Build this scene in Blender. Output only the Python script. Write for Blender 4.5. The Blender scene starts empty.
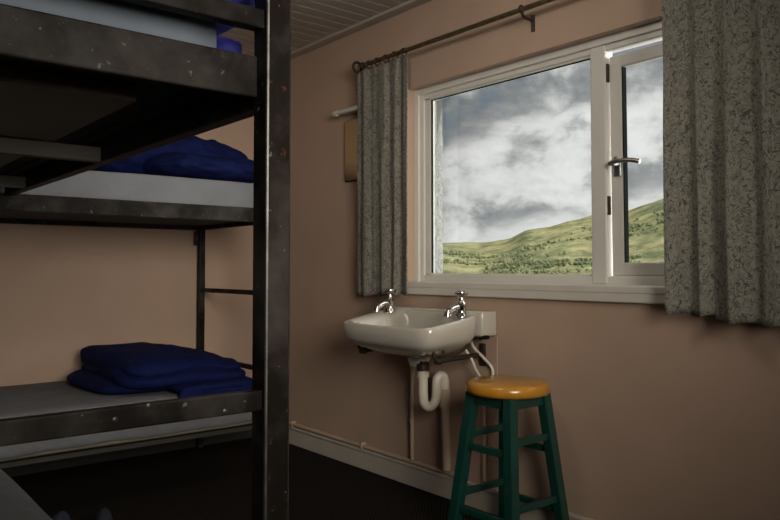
import bpy, bmesh, math, random
from mathutils import Vector, Matrix, noise
random.seed(7)
PI = math.pi
S = bpy.context.scene
C = S.collection

# ------------------------------------------------------------------ camera
cam_d = bpy.data.cameras.new('camera'); cam = bpy.data.objects.new('camera', cam_d); C.objects.link(cam)
cam.location = (-2.30, -4.00, 1.05)
cam.rotation_euler = (PI/2 + math.radians(2.0), 0, -math.radians(39.4))
cam_d.sensor_width = 36.0; cam_d.lens = 36.0*730/780
cam_d.shift_y = -16/780
cam_d.clip_end = 20000; cam_d.clip_start = 0.02
S.camera = cam
S.view_settings.view_transform = 'Standard'; S.view_settings.look = 'None'
S.view_settings.exposure = 0.14; S.view_settings.gamma = 1.0
S.view_settings.use_curve_mapping = False

# ------------------------------------------------------------------ node helpers
class NT:
    def __init__(s, tree): s.t = tree; s.n = tree.nodes; s.l = tree.links
    def node(s, typ, **kw):
        n = s.n.new(typ)
        for k, v in kw.items(): setattr(n, k, v)
        return n
    def put(s, sock, v):
        if isinstance(v, bpy.types.NodeSocket): s.l.new(v, sock)
        elif v is not None: sock.default_value = v
    def math(s, op, a, b=None, c=None, clamp=False):
        n = s.node('ShaderNodeMath', operation=op); n.use_clamp = clamp
        s.put(n.inputs[0], a)
        if b is not None: s.put(n.inputs[1], b)
        if c is not None: s.put(n.inputs[2], c)
        return n.outputs[0]
    def mapping(s, v, scale=(1,1,1), loc=(0,0,0), rot=(0,0,0)):
        n = s.node('ShaderNodeMapping'); s.l.new(v, n.inputs[0])
        n.inputs['Scale'].default_value = scale; n.inputs['Location'].default_value = loc; n.inputs['Rotation'].default_value = rot
        return n.outputs[0]
    def noise(s, v, scale=5, detail=4, rough=.55, dist=0.0):
        n = s.node('ShaderNodeTexNoise'); s.l.new(v, n.inputs['Vector'])
        n.inputs['Scale'].default_value = scale; n.inputs['Detail'].default_value = detail
        n.inputs['Roughness'].default_value = rough; n.inputs['Distortion'].default_value = dist
        return n.outputs['Fac']
    def ramp(s, f, stops):
        n = s.node('ShaderNodeValToRGB'); s.put(n.inputs[0], f)
        e = n.color_ramp.elements
        while len(e) < len(stops): e.new(0.5)
        for el, (p, c) in zip(e, stops):
            el.position = p; el.color = (c, c, c, 1) if isinstance(c, (int, float)) else (*c, 1)
        return n.outputs[0]
    def mix(s, f, a, b, typ='MIX'):
        n = s.node('ShaderNodeMix', data_type='RGBA', blend_type=typ)
        s.put(n.inputs[0], f)
        for i, v in ((6, a), (7, b)):
            if isinstance(v, tuple): v = (*v, 1) if len(v) == 3 else v
            s.put(n.inputs[i], v)
        return n.outputs[2]
    def bump(s, h, strength=.3, dist=.01):
        n = s.node('ShaderNodeBump'); s.l.new(h, n.inputs['Height'])
        n.inputs['Strength'].default_value = strength; n.inputs['Distance'].default_value = dist
        return n.outputs[0]

# ------------------------------------------------------------------ world: broken cloud over blue-grey sky
W = bpy.data.worlds.new('sky'); S.world = W; W.use_nodes = True
w = NT(W.node_tree)
bg = W.node_tree.nodes['Background']
gen = w.node('ShaderNodeTexCoord').outputs['Generated']
sep = w.node('ShaderNodeSeparateXYZ'); w.l.new(gen, sep.inputs[0])
zz = sep.outputs['Z']
az = w.math('MULTIPLY', w.math('ARCTAN2', sep.outputs['X'], sep.outputs['Y']), 180/PI)
el = w.math('MULTIPLY', w.math('ARCSINE', zz), 180/PI)
cb = w.node('ShaderNodeCombineXYZ'); w.put(cb.inputs[0], az); w.put(cb.inputs[1], el)
ae = cb.outputs[0]
puff = w.noise(w.mapping(ae, (1, 1.25, 1), (13.0, 4.2, 0)), .22, 10, .60, .2)
big = w.noise(w.mapping(ae, (.7, 1.5, 1), (2.0, 7.0, 1)), .11, 4, .5, .2)
wisp = w.noise(w.mapping(ae, (.45, 1.7, 1), (31.0, 9.0, 2)), .26, 8, .6, .4)
# cloud tops climb to the right; every edge wavers with the puffs
ed = w.math('ADD', w.math('SUBTRACT', el, w.math('MULTIPLY', w.math('SUBTRACT', w.math('MINIMUM', az, 57.0), 49.0), .33)),
            w.math('ADD', w.math('MULTIPLY_ADD', puff, 7.5, -3.75), w.math('MULTIPLY_ADD', big, 4.0, -2.0)))
band = w.ramp(w.math('MULTIPLY', ed, .045), [(.0, .60), (.075, .64), (.145, .50), (.17, .42), (.215, .50), (.26, .60), (.36, .64), (.45, .70), (.485, .52), (.51, .30), (.60, .26), (.67, .40), (.76, .52), (.85, .40), (1.0, .30)])
cl = w.math('ADD', band, w.math('ADD', w.math('MULTIPLY_ADD', puff, 1.5, -.75), w.math('MULTIPLY_ADD', wisp, .80, -.40)))
sky_col = w.ramp(cl, [(.10, (.16, .20, .245)), (.25, (.235, .25, .262)), (.40, (.34, .35, .355)), (.55, (.52, .52, .52)), (.66, (.68, .68, .68)), (.86, (.80, .80, .80))])
# bright sky patch added out of view to the right, to light the back wall
gd = w.node('ShaderNodeVectorMath', operation='DOT_PRODUCT'); w.l.new(gen, gd.inputs[0]); gd.inputs[1].default_value = Vector((.50, -.86, .10)).normalized()
fill_glow = w.ramp(gd.outputs['Value'], [(.35, 0.0), (.95, 1.0)])
sky_col = w.mix(1.0, sky_col, w.mix(fill_glow, (0, 0, 0), (9.0, 8.8, 8.4)), 'ADD')
w.l.new(sky_col, bg.inputs['Color']); bg.inputs['Strength'].default_value = 1.0

# ------------------------------------------------------------------ sun behind the house, added spot for the room
sd = bpy.data.lights.new('sun', 'SUN'); sun = bpy.data.objects.new('sun', sd); C.objects.link(sun)
sd.energy = 3.4; sd.angle = math.radians(1.5); sd.color = (1, .95, .84)
sun.rotation_euler = Vector((.62, .35, -.62)).to_track_quat('-Z', 'Y').to_euler()
# added fill light without a fixture, behind the camera, turned towards the bunks
ld = bpy.data.lights.new('fill_spot', 'SPOT'); lo = bpy.data.objects.new('fill_spot', ld); C.objects.link(lo)
ld.energy = 440; ld.spot_size = math.radians(62); ld.spot_blend = 1.0; ld.shadow_soft_size = .75; ld.color = (1, .92, .80)
lo.location = (-1.90, -5.30, 1.70)
lo.rotation_euler = (Vector((-.36, -.4, .78)) - lo.location).to_track_quat('-Z', 'Y').to_euler()

# ------------------------------------------------------------------ materials
def mat(name, col, rough=.6, metal=0.0, var=.12, vs=6, bump=0.0, bs=60, bd=.004, spec=.5, coat=0.0, col2=None, vec_scale=(1,1,1), detail=5):
    m = bpy.data.materials.new(name); m.use_nodes = True
    t = NT(m.node_tree); b = m.node_tree.nodes['Principled BSDF']
    o = t.node('ShaderNodeTexCoord').outputs['Object']
    v = t.mapping(o, vec_scale)
    n = t.noise(v, vs, detail)
    c2 = col2 or tuple(c*(1-var*2) for c in col)
    f = t.ramp(n, [(.32, 0.0), (.68, 1.0)])
    t.l.new(t.mix(f, c2, col), b.inputs['Base Color'])
    b.inputs['Roughness'].default_value = rough; b.inputs['Metallic'].default_value = metal
    b.inputs['Specular IOR Level'].default_value = spec; b.inputs['Coat Weight'].default_value = coat
    if bump: t.l.new(t.bump(t.noise(v, bs, 4), bump, bd), b.inputs['Normal'])
    return m

M = {}
M['wall'] = mat('painted_plaster', (.46, .325, .245), .75, var=.05, vs=2.2, bump=.15, bs=90, bd=.002)
M['ceiling'] = mat('ceiling_boards', (.42, .38, .33), .6, var=.05)
M['white'] = mat('white_paint', (.62, .59, .53), .4, var=.04, vs=8)
M['upvc'] = mat('white_window_plastic', (.66, .64, .59), .35, var=.03, vs=5)
M['skirt'] = mat('skirting_paint', (.52, .47, .41), .45, var=.06, vs=7)
M['ceramic'] = mat('white_ceramic', (.49, .46, .40), .12, var=.03, vs=4, coat=.4)
M['chrome'] = mat('chrome', (.72, .72, .70), .12, 1.0, var=.05)
M['satin'] = mat('satin_metal', (.32, .31, .29), .42, 1.0, var=.05)
M['brass'] = mat('aged_metal', (.20, .15, .09), .4, .8, var=.2, vs=30)
M['iron'] = mat('dark_iron', (.06, .045, .032), .5, .5, var=.2, vs=40)
M['pipe'] = mat('white_plastic_pipe', (.62, .57, .48), .35, var=.04)
M['pipe_wall'] = mat('pipe_in_wall_paint', (.50, .38, .28), .5, var=.06)
M['rubber'] = mat('black_rubber', (.010, .012, .011), .9, spec=.03)
M['sheet'] = mat('pale_sheet', (.165, .17, .185), .9, var=.06, vs=9, bump=.25, bs=14, bd=.02)
M['blue_sheet'] = mat('pale_blue_sheet', (.125, .15, .185), .9, var=.06, vs=9, bump=.25, bs=14, bd=.02)
M['grey_sheet'] = mat('grey_sheet', (.12, .122, .13), .9, var=.08, vs=9, bump=.25, bs=14, bd=.02)
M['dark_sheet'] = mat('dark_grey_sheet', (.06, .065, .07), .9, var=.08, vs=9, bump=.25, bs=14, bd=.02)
M['ticking'] = mat('cream_mattress_cover', (.20, .17, .12), .9, var=.06, vs=9, bump=.2, bs=16, bd=.02)
M['duvet'] = mat('navy_quilt_cover', (.0045, .0095, .062), .85, spec=.12, var=.15, vs=7, bump=.5, bs=11, bd=.03)
M['duvet_bright'] = mat('blue_quilt_cover', (.06, .065, .40), .85, spec=.15, var=.15, vs=7, bump=.4, bs=11, bd=.03)
M['board'] = mat('grey_base_board', (.30, .285, .245), .8, var=.08, vs=4)
M['grey_bar'] = mat('grey_painted_bar', (.13, .12, .10), .7, var=.1, vs=9)
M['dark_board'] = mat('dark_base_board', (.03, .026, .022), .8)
M['seat'] = mat('honey_varnished_wood', (.52, .235, .022), .28, var=.10, vs=5, vec_scale=(1, 6, 1), coat=.5)
M['green'] = mat('bottle_green_paint', (.006, .048, .036), .3, var=.12, vs=9, coat=.3)
M['roughcast'] = mat('exterior_roughcast', (.20, .205, .195), .9, var=.15, vs=60, bump=.8, bs=45, bd=.03)
M['shoe'] = mat('navy_shoe_canvas', (.012, .014, .03), .8)
M['toe'] = mat('pale_rubber_toe', (.35, .37, .45), .6)

def steel():
    m = bpy.data.materials.new('dark_painted_steel'); m.use_nodes = True
    t = NT(m.node_tree); b = m.node_tree.nodes['Principled BSDF']
    o = t.node('ShaderNodeTexCoord').outputs['Object']
    n1 = t.noise(o, 7, 6, .6); n2 = t.noise(o, 38, 5, .65); n3 = t.noise(t.mapping(o, (1, 1, 1), (4, 2, 9)), 55, 3, .5)
    base = t.mix(t.ramp(n1, [(.35, 0.0), (.7, 1.0)]), (.006, .0045, .0035), (.014, .0108, .0083))
    rust = t.mix(t.ramp(n2, [(.63, 0.0), (.70, 1.0)]), base, (.055, .020, .012))
    chip = t.mix(t.ramp(n3, [(.685, 0.0), (.72, 1.0)]), rust, (.09, .085, .078))
    # paint worn back to bare metal along the edges
    bev = t.node('ShaderNodeNewGeometry')
    worn = t.ramp(t.math('MULTIPLY', bev.outputs['Pointiness'], t.math('MULTIPLY_ADD', n1, .25, .88)), [(.56, 0.0), (.64, .6)])
    t.l.new(t.mix(worn, chip, (.10, .095, .09)), b.inputs['Base Color'])
    b.inputs['Metallic'].default_value = 0; b.inputs['Roughness'].default_value = .5; b.inputs['Specular IOR Level'].default_value = .10
    t.l.new(t.bump(n2, .12, .003), b.inputs['Normal'])
    return m
M['steel'] = steel()
M['worn'] = mat('worn_steel_highlight', (.08, .075, .068), .4, .6, var=.3, vs=25)  # worn metal tone, also painting a highlight along the post's front edges

def carpet():
    m = bpy.data.materials.new('ribbed_dark_carpet'); m.use_nodes = True
    t = NT(m.node_tree); b = m.node_tree.nodes['Principled BSDF']
    o = t.node('ShaderNodeTexCoord').outputs['Object']
    s = t.node('ShaderNodeSeparateXYZ'); t.l.new(o, s.inputs[0])
    a = t.math('SINE', t.math('MULTIPLY', s.outputs['X'], 2*PI/.019))
    c = t.math('SINE', t.math('MULTIPLY', s.outputs['Y'], 2*PI/.019))
    g = t.math('MULTIPLY_ADD', t.math('MULTIPLY', a, c), .5, .5)
    n = t.noise(o, 260, 3)
    f = t.ramp(t.math('ADD', g, t.math('MULTIPLY_ADD', n, .5, -.25)), [(.45, 0.0), (.8, 1.0)])
    t.l.new(t.mix(f, (.004, .0035, .003), (.032, .025, .018)), b.inputs['Base Color'])
    b.inputs['Roughness'].default_value = .95; b.inputs['Specular IOR Level'].default_value = .1
    t.l.new(t.bump(g, .4, .006), b.inputs['Normal'])
    return m
M['carpet'] = carpet()

def damask():
    m = bpy.data.materials.new('scroll_patterned_curtain'); m.use_nodes = True
    t = NT(m.node_tree); b = m.node_tree.nodes['Principled BSDF']
    uv = t.node('ShaderNodeTexCoord').outputs['UV']
    n = t.noise(uv, 33, 1.5, .5, 1.5)
    line = t.math('ABSOLUTE', t.math('SUBTRACT', n, .5))
    f = t.ramp(line, [(.014, 0.0), (.040, 1.0)])
    n2 = t.noise(t.mapping(uv, (1, 1, 1), (5, 3, 0)), 55, 2, .5, .8)
    f2 = t.ramp(n2, [(.40, .55), (.55, 1.0)])
    wv = t.noise(uv, 400, 2)
    base = t.mix(wv, (.27, .255, .215), (.36, .34, .285))
    c = t.mix(f2, (.15, .15, .135), base)
    t.l.new(t.mix(f, (.10, .10, .092), c), b.inputs['Base Color'])
    b.inputs['Roughness'].default_value = .9; b.inputs['Specular IOR Level'].default_value = .15
    # thin cloth lets a little daylight through
    tr = t.node('ShaderNodeBsdfTranslucent'); t.l.new(t.mix(f, (.10, .10, .092), c), tr.inputs['Color'])
    ms = t.node('ShaderNodeMixShader'); ms.inputs[0].default_value = .18
    out = m.node_tree.nodes['Material Output']
    t.l.new(b.outputs[0], ms.inputs[1]); t.l.new(tr.outputs[0], ms.inputs[2]); t.l.new(ms.outputs[0], out.inputs['Surface'])
    return m
M['curtain'] = damask()

def glass():
    m = bpy.data.materials.new('window_glass'); m.use_nodes = True
    t = NT(m.node_tree); t.n.remove(m.node_tree.nodes['Principled BSDF'])
    tr = t.node('ShaderNodeBsdfTransparent'); tr.inputs[0].default_value = (.96, .97, .96, 1)
    gl = t.node('ShaderNodeBsdfGlossy'); gl.inputs['Roughness'].default_value = .01
    tint = t.noise(t.node('ShaderNodeTexCoord').outputs['Object'], 2, 2)
    fr = t.node('ShaderNodeFresnel'); fr.inputs[0].default_value = 1.35
    ms = t.node('ShaderNodeMixShader'); t.l.new(t.math('MULTIPLY', fr.outputs[0], t.math('MULTIPLY_ADD', tint, .2, .7)), ms.inputs[0])
    t.l.new(tr.outputs[0], ms.inputs[1]); t.l.new(gl.outputs[0], ms.inputs[2])
    t.l.new(ms.outputs[0], m.node_tree.nodes['Material Output'].inputs['Surface'])
    return m
M['glass'] = glass()
M['mirror'] = mat('silvered_glass', (.50, .44, .30), .03, 1.0, var=.03)

def hillside():
    m = bpy.data.materials.new('hillside'); m.use_nodes = True
    t = NT(m.node_tree); b = m.node_tree.nodes['Principled BSDF']
    o = t.node('ShaderNodeTexCoord').outputs['Object']
    big = t.noise(o, .0065, 6, .65, .6); mid = t.noise(o, .022, 8, .75); sm = t.noise(o, .09, 5, .75)
    forest = t.mix(t.ramp(mid, [(.40, 0.0), (.60, 1.0)]), (.085, .100, .055), (.265, .250, .135))
    field = t.mix(sm, (.25, .245, .12), (.40, .36, .20))
    at = t.node('ShaderNodeAttribute', attribute_name='field').outputs['Fac']
    f = t.ramp(t.math('ADD', t.math('MULTIPLY', at, .75), t.math('MULTIPLY_ADD', big, 1.0, -.5)), [(.30, 0.0), (.52, 1.0)])
    c = t.mix(f, forest, field)
    t.l.new(t.mix(t.ramp(sm, [(.30, .55), (.50, 0.0)]), c, (.085, .10, .055)), b.inputs['Base Color'])
    b.inputs['Roughness'].default_value = 1; b.inputs['Specular IOR Level'].default_value = 0
    t.l.new(t.bump(mid, .6, 8), b.inputs['Normal'])
    return m
M['hill'] = hillside()
M['tree'] = mat('tree_leaves', (.135, .155, .085), .9, var=.3, vs=.05, spec=0)

# ------------------------------------------------------------------ mesh helpers
def obj(name, bm, m, parent=None, smooth=False, auto=35):
    bmesh.ops.recalc_face_normals(bm, faces=bm.faces[:])
    me = bpy.data.meshes.new(name); bm.to_mesh(me); bm.free()
    if m: me.materials.append(M[m] if isinstance(m, str) else m)
    if smooth:
        for p in me.polygons: p.use_smooth = True
        if auto:
            me.set_sharp_from_angle(angle=math.radians(auto))
    o = bpy.data.objects.new(name, me); C.objects.link(o)
    if parent:
        o.parent = parent
        o.matrix_parent_inverse = Matrix.Translation(parent.location).inverted() if parent.type == 'EMPTY' else parent.matrix_parent_inverse.copy() if False else Matrix.Identity(4)
        if parent.type == 'EMPTY':
            o.matrix_parent_inverse = (Matrix.Translation(parent.location) @ parent.rotation_euler.to_matrix().to_4x4()).inverted()
    return o
def sub(name, bm, m, parent, smooth=False, auto=35):
    """a part of a part: the parent mesh sits with its thing, geometry already in world space"""
    o = obj(name, bm, m, None, smooth, auto)
    o.parent = parent
    return o
def thing(name, label, cat, loc=(0,0,0), group=None, rz=0):
    o = bpy.data.objects.new(name, None); C.objects.link(o); o.location = loc; o.rotation_euler = (0,0,rz)
    o.empty_display_size = .1
    o['label'] = label; o['category'] = cat
    if group: o['group'] = group
    return o
def tag(o, label, cat, group=None):
    o['label'] = label; o['category'] = cat
    if group: o['group'] = group
    return o
def struct(name, bm, m, parent=None, **k):
    o = obj(name, bm, m, parent, **k)
    if not parent: o['kind'] = 'structure'
    return o
def box(bm, x0, x1, y0, y1, z0, z1, bev=0.0, seg=2):
    r = bmesh.ops.create_cube(bm, size=1)
    vs = r['verts']
    for v in vs:
        v.co = Vector(((x0+x1)/2 + v.co.x*abs(x1-x0), (y0+y1)/2 + v.co.y*abs(y1-y0), (z0+z1)/2 + v.co.z*abs(z1-z0)))
    if bev:
        es = list({e for v in vs for e in v.link_edges})
        bmesh.ops.bevel(bm, geom=es, offset=bev, segments=seg, affect='EDGES', profile=.5)
    return bm
def B(*a, **k):
    bm = bmesh.new(); return box(bm, *a, **k)
def bar(bm, p, q, wx, wy, bev=0.0, up=Vector((0,0,1))):
    """a square bar from p to q"""
    p = Vector(p); q = Vector(q); d = (q-p); L = d.length; d.normalize()
    s = d.cross(up)
    if s.length < 1e-4: s = Vector((1,0,0))
    s.normalize(); u = s.cross(d)
    vs = []
    for base in (p, q):
        for a, b in ((-1,-1),(1,-1),(1,1),(-1,1)):
            vs.append(bm.verts.new(base + s*a*wx/2 + u*b*wy/2))
    fs = [(0,1,2,3),(7,6,5,4),(0,4,5,1),(1,5,6,2),(2,6,7,3),(3,7,4,0)]
    faces = [bm.faces.new([vs[i] for i in f]) for f in fs]
    if bev:
        es = list({e for f in faces for e in f.edges})
        bmesh.ops.bevel(bm, geom=es, offset=bev, segments=2, affect='EDGES', profile=.5)
    return bm
def smooth_path(pts, n=8):
    P = [Vector(p) for p in pts]
    out = []
    for i in range(len(P)-1):
        p0 = P[max(i-1,0)]; p1 = P[i]; p2 = P[i+1]; p3 = P[min(i+2,len(P)-1)]
        for k in range(n):
            t = k/n
            out.append(.5*((2*p1)+(p2-p0)*t+(2*p0-5*p1+4*p2-p3)*t*t+(3*p1-p0-3*p2+p3)*t**3))
    out.append(P[-1]); return out
def tube(bm, pts, r, n=14, caps=True):
    P = [Vector(p) for p in pts]; rings = []
    R = r if isinstance(r, (list, tuple)) else [r]*len(P)
    ref = None
    for i, p in enumerate(P):
        d = (P[min(i+1,len(P)-1)] - P[max(i-1,0)]).normalized()
        if ref is None:
            ref = Vector((0,0,1)) if abs(d.z) < .9 else Vector((1,0,0))
        s = d.cross(ref).normalized(); u = s.cross(d).normalized(); ref = u
        rings.append([bm.verts.new(p + (s*math.cos(2*PI*k/n) + u*math.sin(2*PI*k/n))*R[i]) for k in range(n)])
    for a, b in zip(rings, rings[1:]):
        for k in range(n): bm.faces.new((a[k], a[(k+1)%n], b[(k+1)%n], b[k]))
    if caps:
        bm.faces.new(rings[0][::-1]); bm.faces.new(rings[-1])
    return bm
def lathe(bm, c, prof, n=32):
    """prof: (radius, z) pairs from bottom to top, around a vertical axis at c"""
    rings = []
    for r, z in prof:
        rings.append([bm.verts.new((c[0]+r*math.cos(2*PI*k/n), c[1]+r*math.sin(2*PI*k/n), c[2]+z)) for k in range(n)])
    for a, b in zip(rings, rings[1:]):
        for k in range(n): bm.faces.new((a[k], a[(k+1)%n], b[(k+1)%n], b[k]))
    bm.faces.new(rings[0][::-1]); bm.faces.new(rings[-1])
    return bm
def ring(bm, c, R, r, axis='y', n=20, m=8, arc=2*PI):
    pts = []
    for k in range(n+1):
        a = arc*k/n
        d = {'y': (math.cos(a), 0, math.sin(a)), 'x': (0, math.cos(a), math.sin(a)), 'z': (math.cos(a), math.sin(a), 0)}[axis]
        pts.append(Vector(c)+Vector(d)*R)
    return tube(bm, pts, r, m)
def nz(x, y, z, s=1.0): return noise.noise(Vector((x*s, y*s, z*s)))
def softbox(bm, c, sx, sy, h, e=5.0, nu=36, nv=14, amp=.01, fs=5.0, seed=0.0, top=None, rz=0.0):
    """a padded slab: superellipse plan, rounded rim, gently lumpy; c is the centre of its underside"""
    rows = []
    ca, sa = math.cos(rz), math.sin(rz)
    for j in range(nv+1):
        t = -PI/2 + PI*j/nv
        k = max(abs(math.cos(t)), 1e-6)**(.36); zz_ = math.copysign(abs(math.sin(t))**.75, math.sin(t))
        row = []
        for i in range(nu):
            a = 2*PI*i/nu
            ux = math.copysign(abs(math.cos(a))**(2/e), math.cos(a)); uy = math.copysign(abs(math.sin(a))**(2/e), math.sin(a))
            x = ux*k*sx/2; y = uy*k*sy/2
            hh = h*(top(ux*k, uy*k) if top else 1.0)
            z = (zz_*.5+.5)*hh
            d = amp*nz(x+seed, y, z*2, fs) + amp*.5*nz(x-seed, y+3, z*2, fs*2.3)
            z += d*(zz_*.5+.5); x += d*ux; y += d*uy
            row.append(bm.verts.new((c[0]+x*ca-y*sa, c[1]+x*sa+y*ca, c[2]+z)))
        rows.append(row)
    for a, b in zip(rows, rows[1:]):
        for i in range(nu):
            bm.faces.new((a[i], a[(i+1)%nu], b[(i+1)%nu], b[i]))
    bmesh.ops.remove_doubles(bm, verts=rows[0]+rows[-1], dist=1e-5)
    return bm
def slab(x0, x1, y0, y1, z0, z1, bev=.03, sag=.006, seed=0.0, cuts=10):
    """mattress: box with rounded edges, subdivided and slightly uneven"""
    bm = bmesh.new()
    box(bm, x0, x1, y0, y1, z0, z1)
    bmesh.ops.subdivide_edges(bm, edges=bm.edges[:], cuts=cuts, use_grid_fill=True)
    for v in bm.verts:
        p = v.co
        for ax, (lo_, hi) in enumerate(((x0,x1),(y0,y1),(z0,z1))): pass
        q = Vector((min(max(p.x, x0+bev), x1-bev), min(max(p.y, y0+bev), y1-bev), min(max(p.z, z0+bev), z1-bev)))
        d = p-q
        if d.length > 1e-6: v.co = q + d.normalized()*min(d.length, bev)
        n_ = nz(p.x+seed, p.y, p.z, 3.2)
        v.co.z += sag*n_*(1 if p.z > (z0+z1)/2 else .4); v.co.y += sag*.6*nz(p.x, p.y+9, p.z+seed, 4); v.co.x += sag*.6*nz(p.x+5, p.y, p.z+seed, 4)
    return bm

FZ = .03            # floor level
CZ = 2.325          # ceiling level
# ------------------------------------------------------------------ room shell
XL, YB = -3.55, -5.5
HY0, HY1, HZ0, HZ1 = -3.46, -1.335, .975, 1.925      # window opening
struct('floor', B(XL-.1, .13, YB-.1, .1, FZ-.1, FZ), 'carpet')
bm = bmesh.new()                                       # wall with the window
box(bm, 0, .13, HY1, .12, FZ-.1, CZ+.1); box(bm, 0, .13, YB-.1, HY0, FZ-.1, CZ+.1)
box(bm, 0, .13, HY0, HY1, FZ-.1, HZ0); box(bm, 0, .13, HY0, HY1, HZ1, CZ+.1)
struct('wall_right', bm, 'wall')
bm = bmesh.new()                                       # outer skin of roughcast, edge of the opening uneven
box(bm, .13, .22, HY1-.012, .12, -.6, CZ+.3); box(bm, .13, .27, YB-.1, HY0, -.6, CZ+.3)
box(bm, .13, .27, HY0, HY1-.012, -.6, HZ0-.02); box(bm, .13, .27, HY0, HY1-.012, HZ1+.01, CZ+.3)
bmesh.ops.subdivide_edges(bm, edges=[e for e in bm.edges if abs(e.verts[0].co.z-e.verts[1].co.z) > .5 and e.verts[0].co.y > HY1-.05], cuts=60)
for v in bm.verts:
    if abs(v.co.y-(HY1-.012)) < .001 and HZ0 < v.co.z < HZ1: v.co.y += .010*nz(v.co.x*40, 1, v.co.z, 22)
struct('wall_outer', bm, 'roughcast')
struct('wall_back', B(XL-.1, 0, 0, .12, FZ-.1, CZ+.1), 'wall')
struct('wall_left', B(XL-.1, XL, YB, 0, FZ-.1, CZ+.1), 'wall')
struct('wall_front', B(XL-.1, 0, YB-.1, YB, FZ-.1, CZ+.1), 'wall')
bm = bmesh.new()                                       # tongue-and-groove boards running from the window wall
y = 0.0
while y > YB:
    box(bm, XL, 0, max(y-.082, YB), y-.004, CZ, CZ+.02, .004, 1); y -= .086
box(bm, XL-.1, .13, YB-.1, .12, CZ+.012, CZ+.1)
struct('ceiling', bm, 'ceiling')
struct('trim_1', B(-.06, 0, YB, 0, CZ-.014, CZ+.004, .005), 'ceiling')
bm = bmesh.new(); box(bm, -.018, 0, YB, 0, FZ, .125, .004); box(bm, -.024, 0, YB, 0, .118, .135, .005)
struct('baseboard_right', bm, 'skirt')
struct('baseboard_back', B(XL, -.018, -.018, 0, FZ, .19, .004), 'dark_board')  # near-black colour stands in for the shade under the bunk

# ------------------------------------------------------------------ window
win = bpy.data.objects.new('window_1', None); C.objects.link(win); win.location = (.09, -2.4, HZ0); win['kind'] = 'structure'
FX = .055
DY = -.022
bm = bmesh.new()
box(bm, FX, FX+.05, HY0, HY1+.01, HZ0, 1.026, .005); box(bm, FX, FX+.05, HY0, HY1+.01, 1.872, HZ1+.005, .005)   # sill rail, head
box(bm, FX-.001, FX+.049, -1.392, HY1+.01, HZ0+.001, HZ1+.001, .005); box(bm, FX-.001, FX+.049, HY0, -3.40, HZ0+.001, HZ1+.001, .005)
box(bm, FX-.013, FX+.002, -1.365, HY1+.011, HZ0+.004, HZ1+.003, .004); box(bm, FX-.012, FX+.003, HY0, HY1+.002, HZ1-.03, HZ1+.002, .004)
obj('window_frame', bm, 'upvc', win)
bm = bmesh.new(); box(bm, FX-.004, FX+.05, -2.388+DY, -2.322+DY, HZ0+.02, HZ1-.02, .005)
obj('mullion', bm, 'upvc', win)
bm = bmesh.new()                                        # beads round the fixed light
for a in ((-1.432, -1.385, 1.02, 1.88), (-2.33+DY, -2.318+DY, 1.02, 1.88)): box(bm, FX+.008, FX+.024, a[0], a[1], a[2], a[3], .004)
box(bm, FX+.008, FX+.024, -2.33+DY, -1.385, 1.02, 1.032, .003); box(bm, FX+.008, FX+.024, -2.33+DY, -1.385, 1.864, 1.885, .003)
gb = obj('glazing_bead', bm, 'upvc', win)
obj('fixed_pane', B(FX+.022, FX+.028, -2.32+DY, -1.40, 1.02, 1.88), 'glass', win)
bm = bmesh.new(); box(bm, FX+.010, FX+.022, -1.4335, -1.4315, 1.033, 1.863); box(bm, FX+.010, FX+.022, -2.318+DY, -1.4315, 1.862, 1.8645)
obj('glazing_gasket', bm, 'rubber', win)
for z in (1.79, 1.29):
    obj('lock_keep', B(FX+.004, FX+.02, -2.394+DY, -2.386+DY, z-.035, z+.035, .002), 'iron', win)
# opening casement, hinged at the far side and a finger ajar
cas = bmesh.new()
cy0, cy1, cz0, cz1 = -3.39, -2.397+DY, 1.030, 1.858
for a in ((cy1-.052, cy1, cz0, cz1), (cy0, cy0+.058, cz0, cz1)): box(cas, FX+.0, FX+.028, a[0], a[1], a[2], a[3], .006)
box(cas, FX+.0005, FX+.0275, cy0, cy1, cz0, cz0+.05, .006); box(cas, FX+.0005, FX+.0275, cy0, cy1, cz1-.05, cz1, .006)
rot = Matrix.Translation((FX, cy0, 0)) @ Matrix.Rotation(math.radians(-1.0), 4, 'Z') @ Matrix.Rotation(math.radians(.35), 4, 'X') @ Matrix.Translation((-FX, -cy0, 0))
ct = Matrix.Translation((0, 0, 0))
def tilt(bm): 
    mm = Matrix.Translation((FX, cy0, cz0)) @ Matrix.Rotation(math.radians(-1.0), 4, 'Z') @ Matrix.Rotation(math.radians(-.30), 4, 'X') @ Matrix.Translation((-FX, -cy0, -cz0))
    bmesh.ops.transform(bm, matrix=mm, verts=bm.verts[:]); return bm
case = obj('casement', tilt(cas), 'upvc', win)
sub('casement_pane', tilt(B(FX+.022, FX+.028, cy0+.05, cy1-.05, cz0+.04, cz1-.04)), 'glass', case)
bm = bmesh.new()
yy = cy1-.052
box(bm, FX+.003, FX+.026, yy-.004, yy, cz0+.05, cz1-.05)
sub('gasket', tilt(bm), 'rubber', case)
bm = bmesh.new()
hy = cy1-.034; hz = 1.445
box(bm, FX-.012, FX, hy-.014, hy+.014, hz-.045, hz+.03, .005)
tube(bm, [(FX-.004, hy, hz), (FX-.04, hy, hz)], .010, 14)
tube(bm, smooth_path([(FX-.04, hy+.012, hz), (FX-.045, hy-.03, hz+.006), (FX-.044, hy-.075, hz+.004), (FX-.040, hy-.115, hz-.006)]), .0085, 12)
sub('window_handle', tilt(bm), 'satin', case, True)
bm = bmesh.new()
box(bm, -.022, FX+.01, HY0, HY1-.004, HZ0-.012, HZ0+.018, .006)
box(bm, -.020, .004, HY0-.06, HY1-.012, .932, HZ0+.008, .005)
obj('window_sill', bm, 'white', win)

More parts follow.
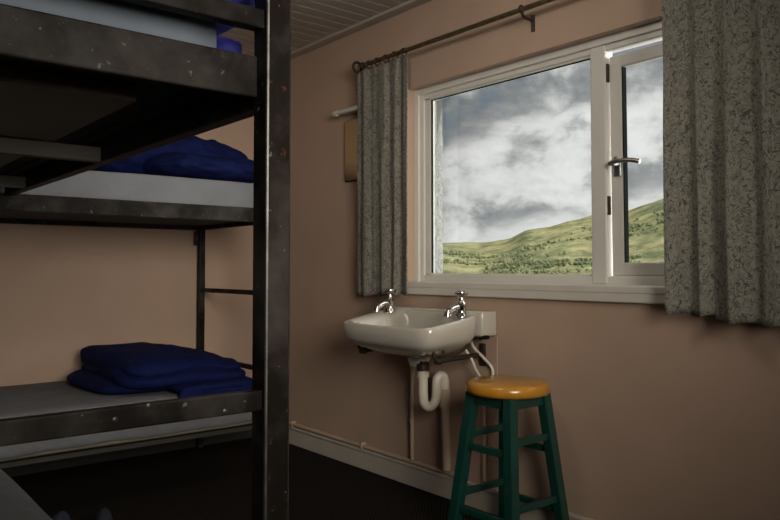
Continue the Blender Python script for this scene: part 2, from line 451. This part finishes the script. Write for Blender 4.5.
# ------------------------------------------------------------------ bunk along the back wall
def post(bm, x, y, s, z0, z1, bev=.003): return box(bm, x-s/2, x+s/2, y-s/2, y+s/2, z0, z1, bev)
bb = thing('bunk_bed', 'dark steel two-tier bunk bed standing along the back wall', 'bunk bed', (-1.45, -.47, FZ))
bx1, bx0, by0, by1 = -.463, -2.42, -.90, -.045
for (x, y) in ((bx1, by1), (bx1, by0), (bx0, by1), (bx0, by0)):
    obj('post', post(bmesh.new(), x, y, .034, FZ, 1.30 if y == by1 else 1.275), 'steel', bb)
for y, s in ((by0, 1), (by1, -1)):
    obj('side_rail', B(bx0, bx1+.017, y-.017, y+.017, 1.276, 1.343, .003), 'steel', bb)
    obj('side_rail', B(bx0+.015, bx1-.015, y-.012+.24*s, y+.012+.24*s, .245, .288, .003), 'steel', bb)
for x in (bx0, bx1):
    obj('end_rail', B(x-.015, x+.015, by0+.017, by1-.017, 1.278, 1.338, .003), 'steel', bb)
    obj('end_rail', B(x-.015, x+.015, by0+.017, by1-.017, .235, .289, .003), 'steel', bb)
    for z in (.932, .55):
        obj('end_rung', B(x-.011, x+.011, by0+.017, by1-.017, z-.012, z+.012, .003), 'steel', bb)
for zb in (1.30, .29):
    obj('base_board', B(bx0+.02, bx1-.02, by0+.02, by1-.02, zb, zb+.018), 'dark_board', bb)
obj('bracket', B(-.505, -.478, by1-.006, by1+.006, 1.19, 1.27, .002), 'steel', bb)
up = tag(obj('mattress', slab(bx0+.03, bx1-.01, by0-.006, by1-.02, 1.322, 1.468, .028, .005, 1.0), 'sheet', None, True, None), 'white-sheeted mattress on the upper tier of the back wall bunk', 'mattress', 'mattresses on the bunks')
lm = thing('mattress', 'grey-sheeted mattress on the lower tier under the flat blue quilt', 'mattress', (-1.45, -.47, .31), 'mattresses on the bunks')
obj('mattress_core', slab(bx0+.03, bx1-.02, by0-.004, by1-.02, .312, .47, .028, .004, 4.0), 'ticking', lm, True, None)
bm = slab(bx0+.028, bx1-.018, by0-.012, by1-.018, .326, .495, .026, .005, 2.0, 14)
for v in bm.verts:
    if v.co.z < .35: v.co.z += .012*nz(v.co.x, v.co.y, 1, 5)
obj('sheet', bm, 'grey_sheet', lm, True, None)

# folded quilts
def top_low(u, v): return 1 - .30*max(0, u)**2 - .12*v*v*(v < 0) + .05*u
q = bmesh.new()
softbox(q, (-.93, -.47, .490), .68, .66, .075, 4.5, 64, 18, .022, 5, 3.0)
softbox(q, (-.875, -.50, .515), .60, .76, .105, 6, 64, 20, .022, 5, 7.0, lambda u, v: .95-.25*max(0, u)**1.5-.22*max(0, -v)**1.5)
softbox(q, (-.875, -.47, .555), .585, .70, .125, 7, 64, 22, .020, 6, 11.0, lambda u, v: .90-.34*max(0, u)**1.2-.30*max(0, -v)**1.3+.10*max(0, -u)**2)
softbox(q, (-.78, -.935, .432), .40, .04, .105, 4, 48, 12, .006, 8, 4.0)
softbox(q, (-.78, -.82, .498), .40, .27, .045, 5, 48, 12, .008, 8, 6.0)
tag(obj('quilt', q, 'duvet', None, True, None), 'flat folded navy quilt on the lower tier of the back wall bunk', 'quilt', 'blue quilts on the bunks')
q = bmesh.new()
def lobe(bm, pts, r, sq=.62, depth=.55, n=56, seed=0):
    """puffy roll along pts"""
    P = smooth_path(pts, 16); L = len(P)-1
    rings = []
    for i, p in enumerate(P):
        t = i/L; k = (1-abs(2*t-1)**3.2)**.5 if 0 < t < 1 else .05
        row = []
        for j in range(n):
            a = 2*PI*j/n
            d = 1 + .16*nz(p.x*7+seed, math.cos(a)*1.2, math.sin(a)*1.2) + .08*nz(p.x*19+seed, math.cos(a)*3, math.sin(a)*3) + .05*abs(nz(p.x*34+seed, math.cos(a)*4, math.sin(a)*4))
            row.append(bm.verts.new(p + Vector((0, math.cos(a)*r*depth/.3*k*d, math.sin(a)*r*sq*k*d))))
        rings.append(row)
    for a, b in zip(rings, rings[1:]):
        for j in range(n): bm.faces.new((a[j], a[(j+1)%n], b[(j+1)%n], b[j]))
    bm.faces.new(rings[0][::-1]); bm.faces.new(rings[-1])
lobe(q, [(-1.24, -.56, 1.52), (-1.05, -.55, 1.565), (-.85, -.55, 1.60), (-.65, -.55, 1.595), (-.48, -.55, 1.58)], .135, .82, .52, seed=2)
lobe(q, [(-1.08, -.68, 1.525), (-.95, -.70, 1.535), (-.75, -.72, 1.53), (-.58, -.72, 1.53), (-.49, -.68, 1.53)], .115, .55, .52, seed=9)
tag(obj('quilt', q, 'duvet', None, True, None), 'puffy rolled navy quilt on the upper tier of the back wall bunk', 'quilt', 'blue quilts on the bunks')

# ------------------------------------------------------------------ near bunk, seen from its end
nb = thing('bunk_bed', 'dark chipped steel bunk bed nearest the camera with thick corner post', 'bunk bed', (-2.10, -2.0, FZ))
ax1, ax0, ay0, ay1 = -1.640, -2.56, -2.93, -.925
P5 = .048
def pbox(x, y): return B(x-P5, x, y, y+P5, FZ, 1.86, .004, 2)
edge = obj('post', pbox(ax1, ay0), 'steel', nb)
edge.data.materials.append(M['worn'])
for p in edge.data.polygons:
    if abs(p.normal.x) > .2 and abs(p.normal.y) > .2 and p.normal.y < 0: p.material_index = 1
obj('post', pbox(ax0+P5, ay0), 'steel', nb); obj('post', pbox(ax0+P5, ay1-P5), 'steel', nb)
ex0, ex1 = ax0+P5-.002, ax1-P5+.002
obj('end_rail', B(ex0, ex1, ay0+.034, ay0+.046, 1.345, 1.416, .003), 'steel', nb)         # front end, upper tier
obj('end_rail', B(ex0, ex1, ay0+.010, ay0+.038, 1.458, 1.491, .003), 'steel', nb)         # guard above it
obj('end_rail', B(ex0, ex1, ay0+.010, ay0+.030, .815, .849, .003), 'steel', nb)           # rung half way down
obj('end_rail', B(ex0, ex1, ay0+.010, ay0+.040, .28, .35, .003), 'steel', nb)
for x in (ax1-.036, ax0+.004):
    obj('side_rail', B(x, x+.032, ay0+P5-.002, ay1, 1.332, 1.402, .003), 'steel', nb)
    xl = x-.24 if x > -2 else x+.06
    obj('side_rail', B(xl, xl+.032, ay0+.038, ay1, .28, .35, .003), 'steel', nb)
    obj('rail_ledge', B(x-.03 if x > -2 else x+.03, x+.002 if x > -2 else x+.062, ay0+P5, ay1, 1.394, 1.400), 'steel', nb)
for y in (-2.045, -1.255):
    obj('cross_bar', B(ax0+.036, ax1-.036, y, y+.035, 1.333, 1.371, .002), 'grey_bar', nb)
obj('base_board', B(ax0+.02, ax1-.02, ay0+.05, ay1, 1.401, 1.412), 'dark_board', nb)
for y0, y1 in ((-2.62, -2.06), (-2.0, -1.27)):
    obj('base_panel', B(ax0+.08, ax1-.155, y0, y1, 1.372, 1.40), 'board', nb)
obj('base_board', B(ax0+.02, ax1-.19, ay0+.05, ay1, .35, .362), 'dark_board', nb)
# pale paint chips on the end rung, as small raised dots
for (x, z) in ((-1.93, .832), (-1.88, .846), (-1.755, .823)):
    b_ = bmesh.new(); bmesh.ops.create_uvsphere(b_, u_segments=10, v_segments=6, radius=.0048)
    for v in b_.verts: v.co = Vector((v.co.x+x, v.co.y*.4+ay0+.010, v.co.z+z))
    obj('paint_chip', b_, 'worn', nb, True)
tm = thing('mattress', 'pale blue-sheeted mattress on top of the near bunk', 'mattress', (-2.1, -2.0, 1.41), 'mattresses on the bunks')
obj('mattress_core', slab(ax0+.06, ax1-.095, ay0+.075, ay1-.02, 1.414, 1.52, .022, .004, 6.0), 'blue_sheet', tm, True, None)
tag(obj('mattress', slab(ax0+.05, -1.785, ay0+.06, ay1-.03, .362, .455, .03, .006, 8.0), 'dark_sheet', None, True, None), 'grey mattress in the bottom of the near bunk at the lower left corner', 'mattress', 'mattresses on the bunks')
q = bmesh.new()
softbox(q, (-1.825, -2.50, 1.524), .46, .68, .15, 4.5, 48, 16, .018, 6, 5.0)
softbox(q, (-1.688, -2.50, 1.425), .075, .62, .062, 4, 40, 14, .006, 7, 8.0)
tag(obj('quilt', q, 'duvet_bright', None, True, None), 'bright blue quilt hanging off the top mattress of the near bunk', 'quilt', 'blue quilts on the bunks')

# ------------------------------------------------------------------ curtains and their rod
rod = thing('curtain_rod', 'thin dark curtain rod with ring finial above the window', 'curtain rod', (-.10, -2.3, 2.085))
RZ = 2.085
obj('rod', tube(bmesh.new(), [(-.075, -1.055, RZ), (-.075, -3.75, RZ-.005)], .0105, 14), 'brass', rod, True)
obj('finial', ring(bmesh.new(), (-.075, -1.028, RZ), .026, .008, 'y', 24, 10), 'iron', rod, True)
for y in (-1.075, -2.115, -3.68):
    bm = bmesh.new()
    tube(bm, smooth_path([(0, y, RZ-.035), (-.04, y, RZ-.03), (-.062, y, RZ-.028), (-.075, y, RZ-.012)]), .006, 10)
    tube(bm, [(-.004, y, RZ-.075), (-.004, y, RZ-.01)], .008, 10)
    ring(bm, (-.075, y, RZ), .0135, .004, 'y', 18, 8)
    obj('bracket', bm, 'iron', rod, True)
def curtain(y0, y1, z1, zb, folds, amp, seed, xc=-.072, nu=160, nv=44):
    """hanging cloth from y0 (window end) to y1; zb(t) gives the hem height"""
    bm = bmesh.new(); uvl = bm.loops.layers.uv.new('UVMap')
    grid = []
    ln = abs(y1-y0)*1.6
    for j in range(nv+1):
        s = j/nv; row = []
        for i in range(nu+1):
            t = i/nu
            ph = folds*2*PI*t + 1.4*math.sin(2.3*t*PI+seed)
            a = amp*(.72+.35*s)*(1+.35*nz(t*6+seed, s*1.2, 0))
            x = xc + .55*a*math.sin(ph) + .9*a*nz(t*folds*1.7+seed*3, s*.5, 1) + .45*a*nz(t*folds*4.3+seed, s*.7, 8) + .004*nz(t*9+seed, s*4, 3)
            y = y0+(y1-y0)*t + .008*math.cos(ph)*amp/.03 + .004*nz(t*5, s*3, seed)
            z = zb(t)+(z1-zb(t))*(1-s) + (.004*math.sin(ph+.5) if s == 1 else 0)
            row.append((bm.verts.new((x, y, z)), (t*ln+seed, (1-s)*1.16)))
        grid.append(row)
    for j in range(nv):
        for i in range(nu):
            q = [grid[j][i], grid[j+1][i], grid[j+1][i+1], grid[j][i+1]]
            f = bm.faces.new([p[0] for p in q])
            for lp, p in zip(f.loops, q): lp[uvl].uv = p[1]
    return bm
def hang(label, *a, nrings=6, **k):
    t = thing('curtain', label, 'curtain', (-.10, (a[0]+a[1])/2, a[2]), 'patterned curtains at the window')
    o = obj('drape', curtain(*a, **k), 'curtain', t, True, None)
    md = o.modifiers.new('thickness', 'SOLIDIFY'); md.thickness = .003; md.offset = 0
    for i in range(nrings):
        y = a[0]+(a[1]-a[0])*(i+.5)/nrings
        obj('curtain_ring', ring(bmesh.new(), (-.075, y, RZ-.006), .018, .0028, 'y', 18, 8), 'iron', t, True)
    return t
hang('narrow scroll-patterned grey curtain at the left of the window above the washbasin', -1.022, -1.428, 2.062, lambda t: .915+.018*t, 3.6, .012, 1.3, nu=150)
hang('wide scroll-patterned grey curtain at the right of the window', -2.722, -3.64, 2.062, lambda t: .905-.018*(t > .17)-.004*(t > .3), 7.3, .022, 4.7, nu=300, nrings=9)

# ------------------------------------------------------------------ mirror and its light
mr = thing('wall_mirror', 'small rectangular mirror half behind the left curtain', 'mirror', (-.01, -1.02, 1.68))
obj('mirror_glass', B(-.014, -.008, -1.22, -.835, 1.522, 1.842), 'mirror', mr)
bm = bmesh.new(); box(bm, -.008, 0, -1.225, -.83, 1.517, 1.847, .002)
obj('backing', bm, 'iron', mr)
st = thing('strip_light', 'slim white strip light on the wall above the mirror', 'light', (-.05, -.98, 1.89))
obj('tube', tube(bmesh.new(), [(-.055, -.815, 1.885), (-.055, -1.20, 1.885)], .012, 18), 'white', st, True)
obj('end_cap', tube(bmesh.new(), [(-.055, -.795, 1.885), (-.055, -.825, 1.885)], .015, 18), 'pipe', st, True)
obj('back_plate', B(-.046, 0, -1.19, -.84, 1.876, 1.894, .004), 'white', st)

# ------------------------------------------------------------------ washbasin
bs = thing('washbasin', 'white ceramic washbasin with two chrome taps fixed under the window', 'washbasin', (0, -1.585, .80))
BX, BY = -.222, -1.597
def outline(k, n=144):
    """plan of the basin scaled by k about its middle: straight back and sides, bowed front"""
    pts = []
    for i in range(n):
        a = 2*PI*i/n
        ex = 8.0 if math.cos(a) > 0 else 7.5
        cx_ = math.copysign(abs(math.cos(a))**(2/ex), math.cos(a)); sy_ = math.copysign(abs(math.sin(a))**(2/ex), math.sin(a))
        x = BX + cx_*(.135 if cx_ > 0 else .165+.012*(1-sy_*sy_))*k
        y = BY + sy_*.305*k*(1-.03*max(0, -cx_))
        pts.append((x, y))
    return pts
bm = bmesh.new(); rings_ = []
def lev(k, z, slope=.17, kx=None, off=0.0):
    r_ = []
    for x, y in outline(k): r_.append(bm.verts.new((x+off, y, z+slope*(x+.36))))
    rings_.append(r_)
for k, z, sl, off in ((.10, .628, 0, .045), (.135, .655, 0, .045), (.15, .668, 0, .045), (.40, .680, .0, .02), (.62, .695, .03, .012), (.80, .713, .06, .008), (.92, .733, .08, .004), (.98, .752, .10, 0), (1.0, .79, .14, 0), (1.0, .810, .17, 0), (.99, .8175, .17, 0), (.965, .82, .17, 0),
                     (.90, .818, .16, 0), (.84, .812, .12, 0), (.80, .795, .05, -.012), (.72, .755, .0, -.014), (.55, .715, 0, -.012), (.30, .700, 0, -.005), (.07, .694, 0, 0)):
    lev(k, z, sl, None, off)
for a, b in zip(rings_, rings_[1:]):
    n = len(a)
    for i in range(n): bm.faces.new((a[i], a[(i+1)%n], b[(i+1)%n], b[i]))
bm.faces.new(rings_[0][::-1]); bm.faces.new(rings_[-1])
obj('bowl', bm, 'ceramic', bs, True, 60)
obj('back_ledge', B(-.095, -.002, BY-.315, BY+.305, .772, .876, .010, 3), 'ceramic', bs, True, 40)
obj('drain', lathe(bmesh.new(), (BX, BY, .692), [(.0, 0), (.026, 0), (.028, .006), (.018, .008), (.001, .006)], 24), 'chrome', bs, True)
def tap(y):
    x, z = -.127, .848
    bm = bmesh.new()
    lathe(bm, (x, y, z), [(.022, 0), (.026, .003), (.025, .012), (.020, .018), (.0185, .034), (.021, .042), (.021, .058), (.015, .066), (.011, .072), (.011, .086), (.001, .087)], 24)
    o = obj('tap', bm, 'chrome', bs, True)
    s = bmesh.new(); tube(s, smooth_path([(x-.010, y, z+.046), (x-.04, y, z+.044), (x-.066, y, z+.034), (x-.080, y, z+.016)]), .0115, 14)
    tube(s, [(x-.077, y, z+.024), (x-.083, y, z+.006)], .0145, 14)
    sub('spout', s, 'chrome', o, True)
    h = bmesh.new(); lathe(h, (x, y, z+.082), [(.010, 0), (.012, .006), (.026, .012), (.029, .018), (.028, .026), (.018, .031), (.001, .032)], 20)
    sub('tap_handle', h, 'chrome', o, True)
tap(-1.355); tap(-1.825)
# trap and waste
bm = bmesh.new(); wx, wy = -.17, -1.632
lathe(bm, (wx, wy, .655), [(.030, 0), (.032, .008), (.045, .035), (.05, .04), (.001, .041)], 24)
obj('waste_flange', bm, 'ceramic', bs, True)
bm = bmesh.new(); lathe(bm, (wx, wy, .612), [(.024, 0), (.029, .002), (.029, .030), (.022, .034), (.022, .05), (.001, .05)], 24)
obj('waste_nut', bm, 'iron', bs, True)
bm = bmesh.new()
pth = [(wx, wy, .62), (wx, wy, .52)]
for i in range(1, 9):
    a = PI*i/8; pth.append((wx+.036-.036*math.cos(a), wy-.006*i/8, .495-.042*math.sin(a)))
pth += [(wx+.072, wy-.008, .525), (wx+.072, wy-.008, .545)]
for i in range(1, 9):
    a = PI*i/8; pth.append((wx+.092-.020*math.cos(a), wy-.008-.01*i/8, .555+.030*math.sin(a)))
pth += [(wx+.112, wy-.018, .53), (wx+.112, wy-.018, .50)]
tube(bm, pth, .021, 18)
tube(bm, [(wx, wy, .585), (wx, wy, .607)], .027, 18)
obj('trap', bm, 'pipe', bs, True)
bm = bmesh.new()
tube(bm, [(wx+.112, wy-.018, .445), (wx+.112, wy-.018, .525)], .026, 18)
tube(bm, [(wx+.112, wy-.018, .50), (wx+.125, wy-.018, .17)], .0195, 18)
obj('waste_pipe', bm, 'pipe_wall', bs, True)
for sgn, y in ((1, -1.335), (-1, -1.835)):
    bm = bmesh.new()
    tube(bm, [(-.012, y, .690), (-.27, y, .680)], .0105, 14)
    tube(bm, [(-.262, y, .680), (-.285, y, .679)], [.016, .012], 14)
    ring(bm, (-.268, y, .709), .027, .007, 'y', 20, 10, 1.6*PI)
    tube(bm, smooth_path([(-.262, y, .735), (-.25, y+.012*sgn, .745), (-.20, y+.02*sgn, .76)]), .006, 10)
    tube(bm, smooth_path([(-.22, y, .684), (-.13, y+.01*sgn, .72), (-.08, y+.01*sgn, .768)]), .006, 10)
    box(bm, -.016, -.004, y-.014, y+.014, .64, .735, .003)
    obj('bracket', bm, 'iron', bs, True)
for y0, y1, x0 in ((-1.80, -1.862, -.10), (-1.80, -1.905, -.045)):
    obj('supply_hose', tube(bmesh.new(), smooth_path([(x0-.01, y0, .775), (x0, y0-.015, .72), (x0+.015, (y0+y1)/2-.01, .675), (x0+.03, y1+.01, .63), (-.018, y1+.012, .56), (-.018, y1+.012, .50)]), .0065, 12), 'pipe', bs, True)
bm = bmesh.new(); box(bm, -.09, -.06, BY-.325, BY-.300, .762, .778, .004); tube(bm, [(-.075, BY-.31, .77), (-.11, BY-.315, .766)], .007, 10)
obj('clip', bm, 'rubber', bs)
sp = tag(obj('splash_panel', B(-.004, 0, -1.912, -1.262, .42, .77, .001), 'wall'), 'thin wall-coloured panel on the wall beneath the washbasin', 'panel')

# pipes on the wall
pp = thing('skirting_pipe', 'painted pipe running along the top of the skirting below the washbasin', 'pipe', (-.018, -.95, .145))
obj('long_pipe', tube(bmesh.new(), [(-.018, -.20, .150), (-.018, -1.67, .146)], .0105, 12), 'pipe_wall', pp, True)
obj('elbow', tube(bmesh.new(), [(-.018, -1.655, .146), (-.018, -1.70, .142)], .014, 12), 'pipe_wall', pp, True)
for y in (-.33, -1.0):
    obj('pipe_clip', B(-.03, 0, y-.008, y+.008, .134, .166, .003), 'pipe_wall', pp)
bm = bmesh.new(); tube(bm, [(-.026, -1.395, .158), (-.026, -1.395, .77)], .0095, 14)
for z in (.33, .55): tube(bm, [(-.026, -1.395, z), (-.026, -1.395, z+.02)], .0125, 14)
tag(obj('riser_pipe', bm, 'pipe_wall', None, True), 'thin upright painted pipe left of the white basin trap', 'pipe')
bm = bmesh.new(); tube(bm, smooth_path([(-.015, -1.848, .50), (-.015, -1.848, .30), (-.015, -1.848, .175), (-.015, -1.856, .160)], 5), .0085, 12)
tag(obj('riser_pipe', bm, 'pipe_wall', None, True), 'thin upright painted pipe behind the green stool', 'pipe')

# ------------------------------------------------------------------ stool
sx, sy = -.222, -2.162
sl = thing('bar_stool', 'green wooden stool with round honey-coloured seat beside the washbasin', 'stool', (sx, sy, FZ))
obj('seat', lathe(bmesh.new(), (sx, sy, .590), [(.0, 0), (.140, 0), (.151, .004), (.157, .014), (.157, .030), (.151, .040), (.138, .046), (.0, .046)], 64), 'seat', sl, True, 60)
legp = {}
for (i, j) in ((-1, 1), (1, -1), (-1, -1), (1, 1)):
    top = Vector((sx+i*.092, sy+j*.092, .590)); bot = Vector((sx+i*.148, sy+j*.148, FZ))
    legp[(i, j)] = (top, bot)
    bm = bmesh.new(); bar(bm, bot, top, .040, .040, .004, up=Vector((1, 0, 0)))
    obj('leg', bm, 'green', sl)
def at(k, z):
    t, b = legp[k]; f = (z-b.z)/(t.z-b.z); return b.lerp(t, f)
for a, b, z in (((-1,1),(1,1),.435), ((-1,1),(1,1),.215), ((-1,-1),(1,-1),.435), ((-1,-1),(1,-1),.21),
                ((-1,1),(-1,-1),.395), ((-1,1),(-1,-1),.165), ((1,1),(1,-1),.385), ((1,1),(1,-1),.165)):
    bm = bmesh.new(); bar(bm, at(a, z), at(b, z), .018, .026, .004)
    obj('rung', bm, 'green', sl)
for a, b in (((-1,1),(1,1)), ((-1,-1),(1,-1)), ((-1,1),(-1,-1)), ((1,1),(1,-1))):
    bm = bmesh.new(); bar(bm, at(a, .570), at(b, .570), .02, .04, .003)
    obj('apron', bm, 'green', sl)

# ------------------------------------------------------------------ shoes under the back bunk
def shoe(label, x, y, rz):
    t = thing('shoe', label, 'shoe', (x, y, FZ), 'shoes under the bunk', rz)
    def mk(fn):
        bm = bmesh.new(); fn(bm)
        bmesh.ops.transform(bm, matrix=Matrix.Translation((x, y, FZ)) @ Matrix.Rotation(rz, 4, 'Z'), verts=bm.verts[:]); return bm
    def upper(bm):
        secs = []
        for u, w_, h_ in ((-.13, .03, .055), (-.11, .034, .075), (-.05, .036, .085), (.02, .042, .068), (.07, .045, .052), (.10, .043, .045)):
            secs.append([bm.verts.new((w_*math.cos(a), u, .018+h_*max(0, math.sin(a)))) for a in [PI*i/10 for i in range(11)]])
        for a, b in zip(secs, secs[1:]):
            for i in range(10): bm.faces.new((a[i], a[i+1], b[i+1], b[i]))
        bm.faces.new(secs[0]); bm.faces.new(secs[-1][::-1])
    def toe(bm):
        secs = []
        for u, w_, h_ in ((.095, .044, .047), (.115, .042, .044), (.135, .034, .036), (.148, .018, .02)):
            secs.append([bm.verts.new((w_*math.cos(a), u, .018+h_*max(0, math.sin(a)))) for a in [PI*i/10 for i in range(11)]])
        for a, b in zip(secs, secs[1:]):
            for i in range(10): bm.faces.new((a[i], a[i+1], b[i+1], b[i]))
        bm.faces.new(secs[0]); bm.faces.new(secs[-1][::-1])
    def sole(bm):
        softbox(bm, (0, .01, 0), .096, .30, .02, 2.6, 32, 6, 0)
    obj('upper', mk(upper), 'shoe', t, True); obj('toe_cap', mk(toe), 'toe', t, True); obj('sole', mk(sole), 'toe', t, True)
shoe('dark shoe with pale toe on the floor, nearer the bottom left corner', -1.525, -1.10, 2.6)
shoe('dark shoe with pale toe on the floor, nearer the thick steel post', -1.375, -1.17, 2.75)

# ------------------------------------------------------------------ fill lamp added out of view above, to brighten walls and ceiling
gm = bpy.data.materials.new('lit_globe'); gm.use_nodes = True
gt = NT(gm.node_tree); ge = gt.node('ShaderNodeEmission'); ge.inputs['Color'].default_value = (1, .93, .82, 1); ge.inputs['Strength'].default_value = 15
gt.l.new(ge.outputs[0], gm.node_tree.nodes['Material Output'].inputs['Surface'])
def fill_pendant(label, x, y, z, r):
    lp = thing('fill_pendant_lamp', label, 'lamp', (x, y, CZ))
    bm = bmesh.new(); bmesh.ops.create_uvsphere(bm, u_segments=32, v_segments=16, radius=r)
    bmesh.ops.translate(bm, vec=(x, y, z), verts=bm.verts[:])
    obj('globe', bm, gm, lp, True)
    obj('flex', tube(bmesh.new(), [(x, y, z+r-.01), (x, y, CZ-.02)], .004, 8), 'white', lp)
    obj('ceiling_rose', lathe(bmesh.new(), (x, y, CZ-.025), [(.03, 0), (.05, .02), (.05, .025)], 24), 'white', lp)
fill_pendant('added white globe fill lamp hanging beside the bunks, out of view above', -1.00, -2.25, 2.12, .12)

# ------------------------------------------------------------------ land outside
def ridge(az):
    """skyline elevation (radians) against azimuth in degrees clockwise from +Y"""
    K = [(20, .030), (38, .030), (43.5, .0355), (46.5, .034), (48.7, .040), (50, .051), (51.5, .055), (53, .062), (55, .069), (57.5, .073), (60, .087), (63, .10), (70, .115), (85, .10)]
    if az <= K[0][0]: return K[0][1]
    for (a, v), (b, u) in zip(K, K[1:]):
        if a <= az <= b:
            t = (az-a)/(b-a); return v+(u-v)*t
    return K[-1][1]
bm = bmesh.new(); fl = bm.verts.layers.float.new('field')
NA, NR = 200, 90
az0, az1 = 18, 88
grid = []
ox, oy = -2.3, -4.0
for j in range(NR+1):
    s = j/NR; r = 90*(2600/90)**s; row = []
    for i in range(NA+1):
        az = az0+(az1-az0)*i/NA; a = math.radians(az)
        x = ox+r*math.sin(a); y = oy+r*math.cos(a)
        e = ridge(az); rr = 1700.0
        base = -.055*min(r, 500)-3                        # the slope below the house
        t = min(max((r-520)/(rr-520), 0), 1); tt = t*t*(3-2*t)
        z = base*(1-tt)+(e*rr+1.05)*tt
        if r > rr: z -= (r-rr)*.12
        z += (5*nz(x, y, 0, .008)+3*nz(x, y, 5, .025))*(1 if r > 500 else .3)
        v = bm.verts.new((x, y, z)); v[fl] = max(0, 1-abs(t-.12)/.22) if r > 430 else .8
        row.append(v)
    grid.append(row)
for j in range(NR):
    for i in range(NA): bm.faces.new((grid[j][i], grid[j][i+1], grid[j+1][i+1], grid[j+1][i]))
hill_pts = [v.co.copy() for row in grid[36:72] for v in row[40:150]]
o = obj('hillside', bm, 'hill', None, True, None); o['kind'] = 'structure'
tb = bmesh.new(); bmesh.ops.create_icosphere(tb, subdivisions=1, radius=1)     # woodland scattered on the hill: crowns too many to count
tv = [v.co.copy() for v in tb.verts]; tf = [[v.index for v in f.verts] for f in tb.faces]; tb.free()
random.seed(3); vv, ff = [], []
for k in range(26000):
    p = random.choice(hill_pts); d = math.hypot(p.x-ox, p.y-oy)
    if nz(p.x, p.y, 2, .0045)+.6*nz(p.x, p.y, 7, .015) < .05+.35*random.random(): continue
    r = random.uniform(.6, 1.2)*(.8+d/750)
    q = p+Vector((random.uniform(-14, 14), random.uniform(-14, 14), r*.3)); n0 = len(vv)
    for c in tv: vv.append((q.x+c.x*r*random.uniform(.8, 1.25), q.y+c.y*r*random.uniform(.8, 1.25), q.z+c.z*r*1.1))
    ff += [[i+n0 for i in f] for f in tf]
me = bpy.data.meshes.new('woodland'); me.from_pydata(vv, [], ff); me.materials.append(M['tree'])
o = bpy.data.objects.new('woodland', me); C.objects.link(o); o['kind'] = 'stuff'
tag(o, 'scattered trees and bushes on the green hillside outside the window', 'trees')
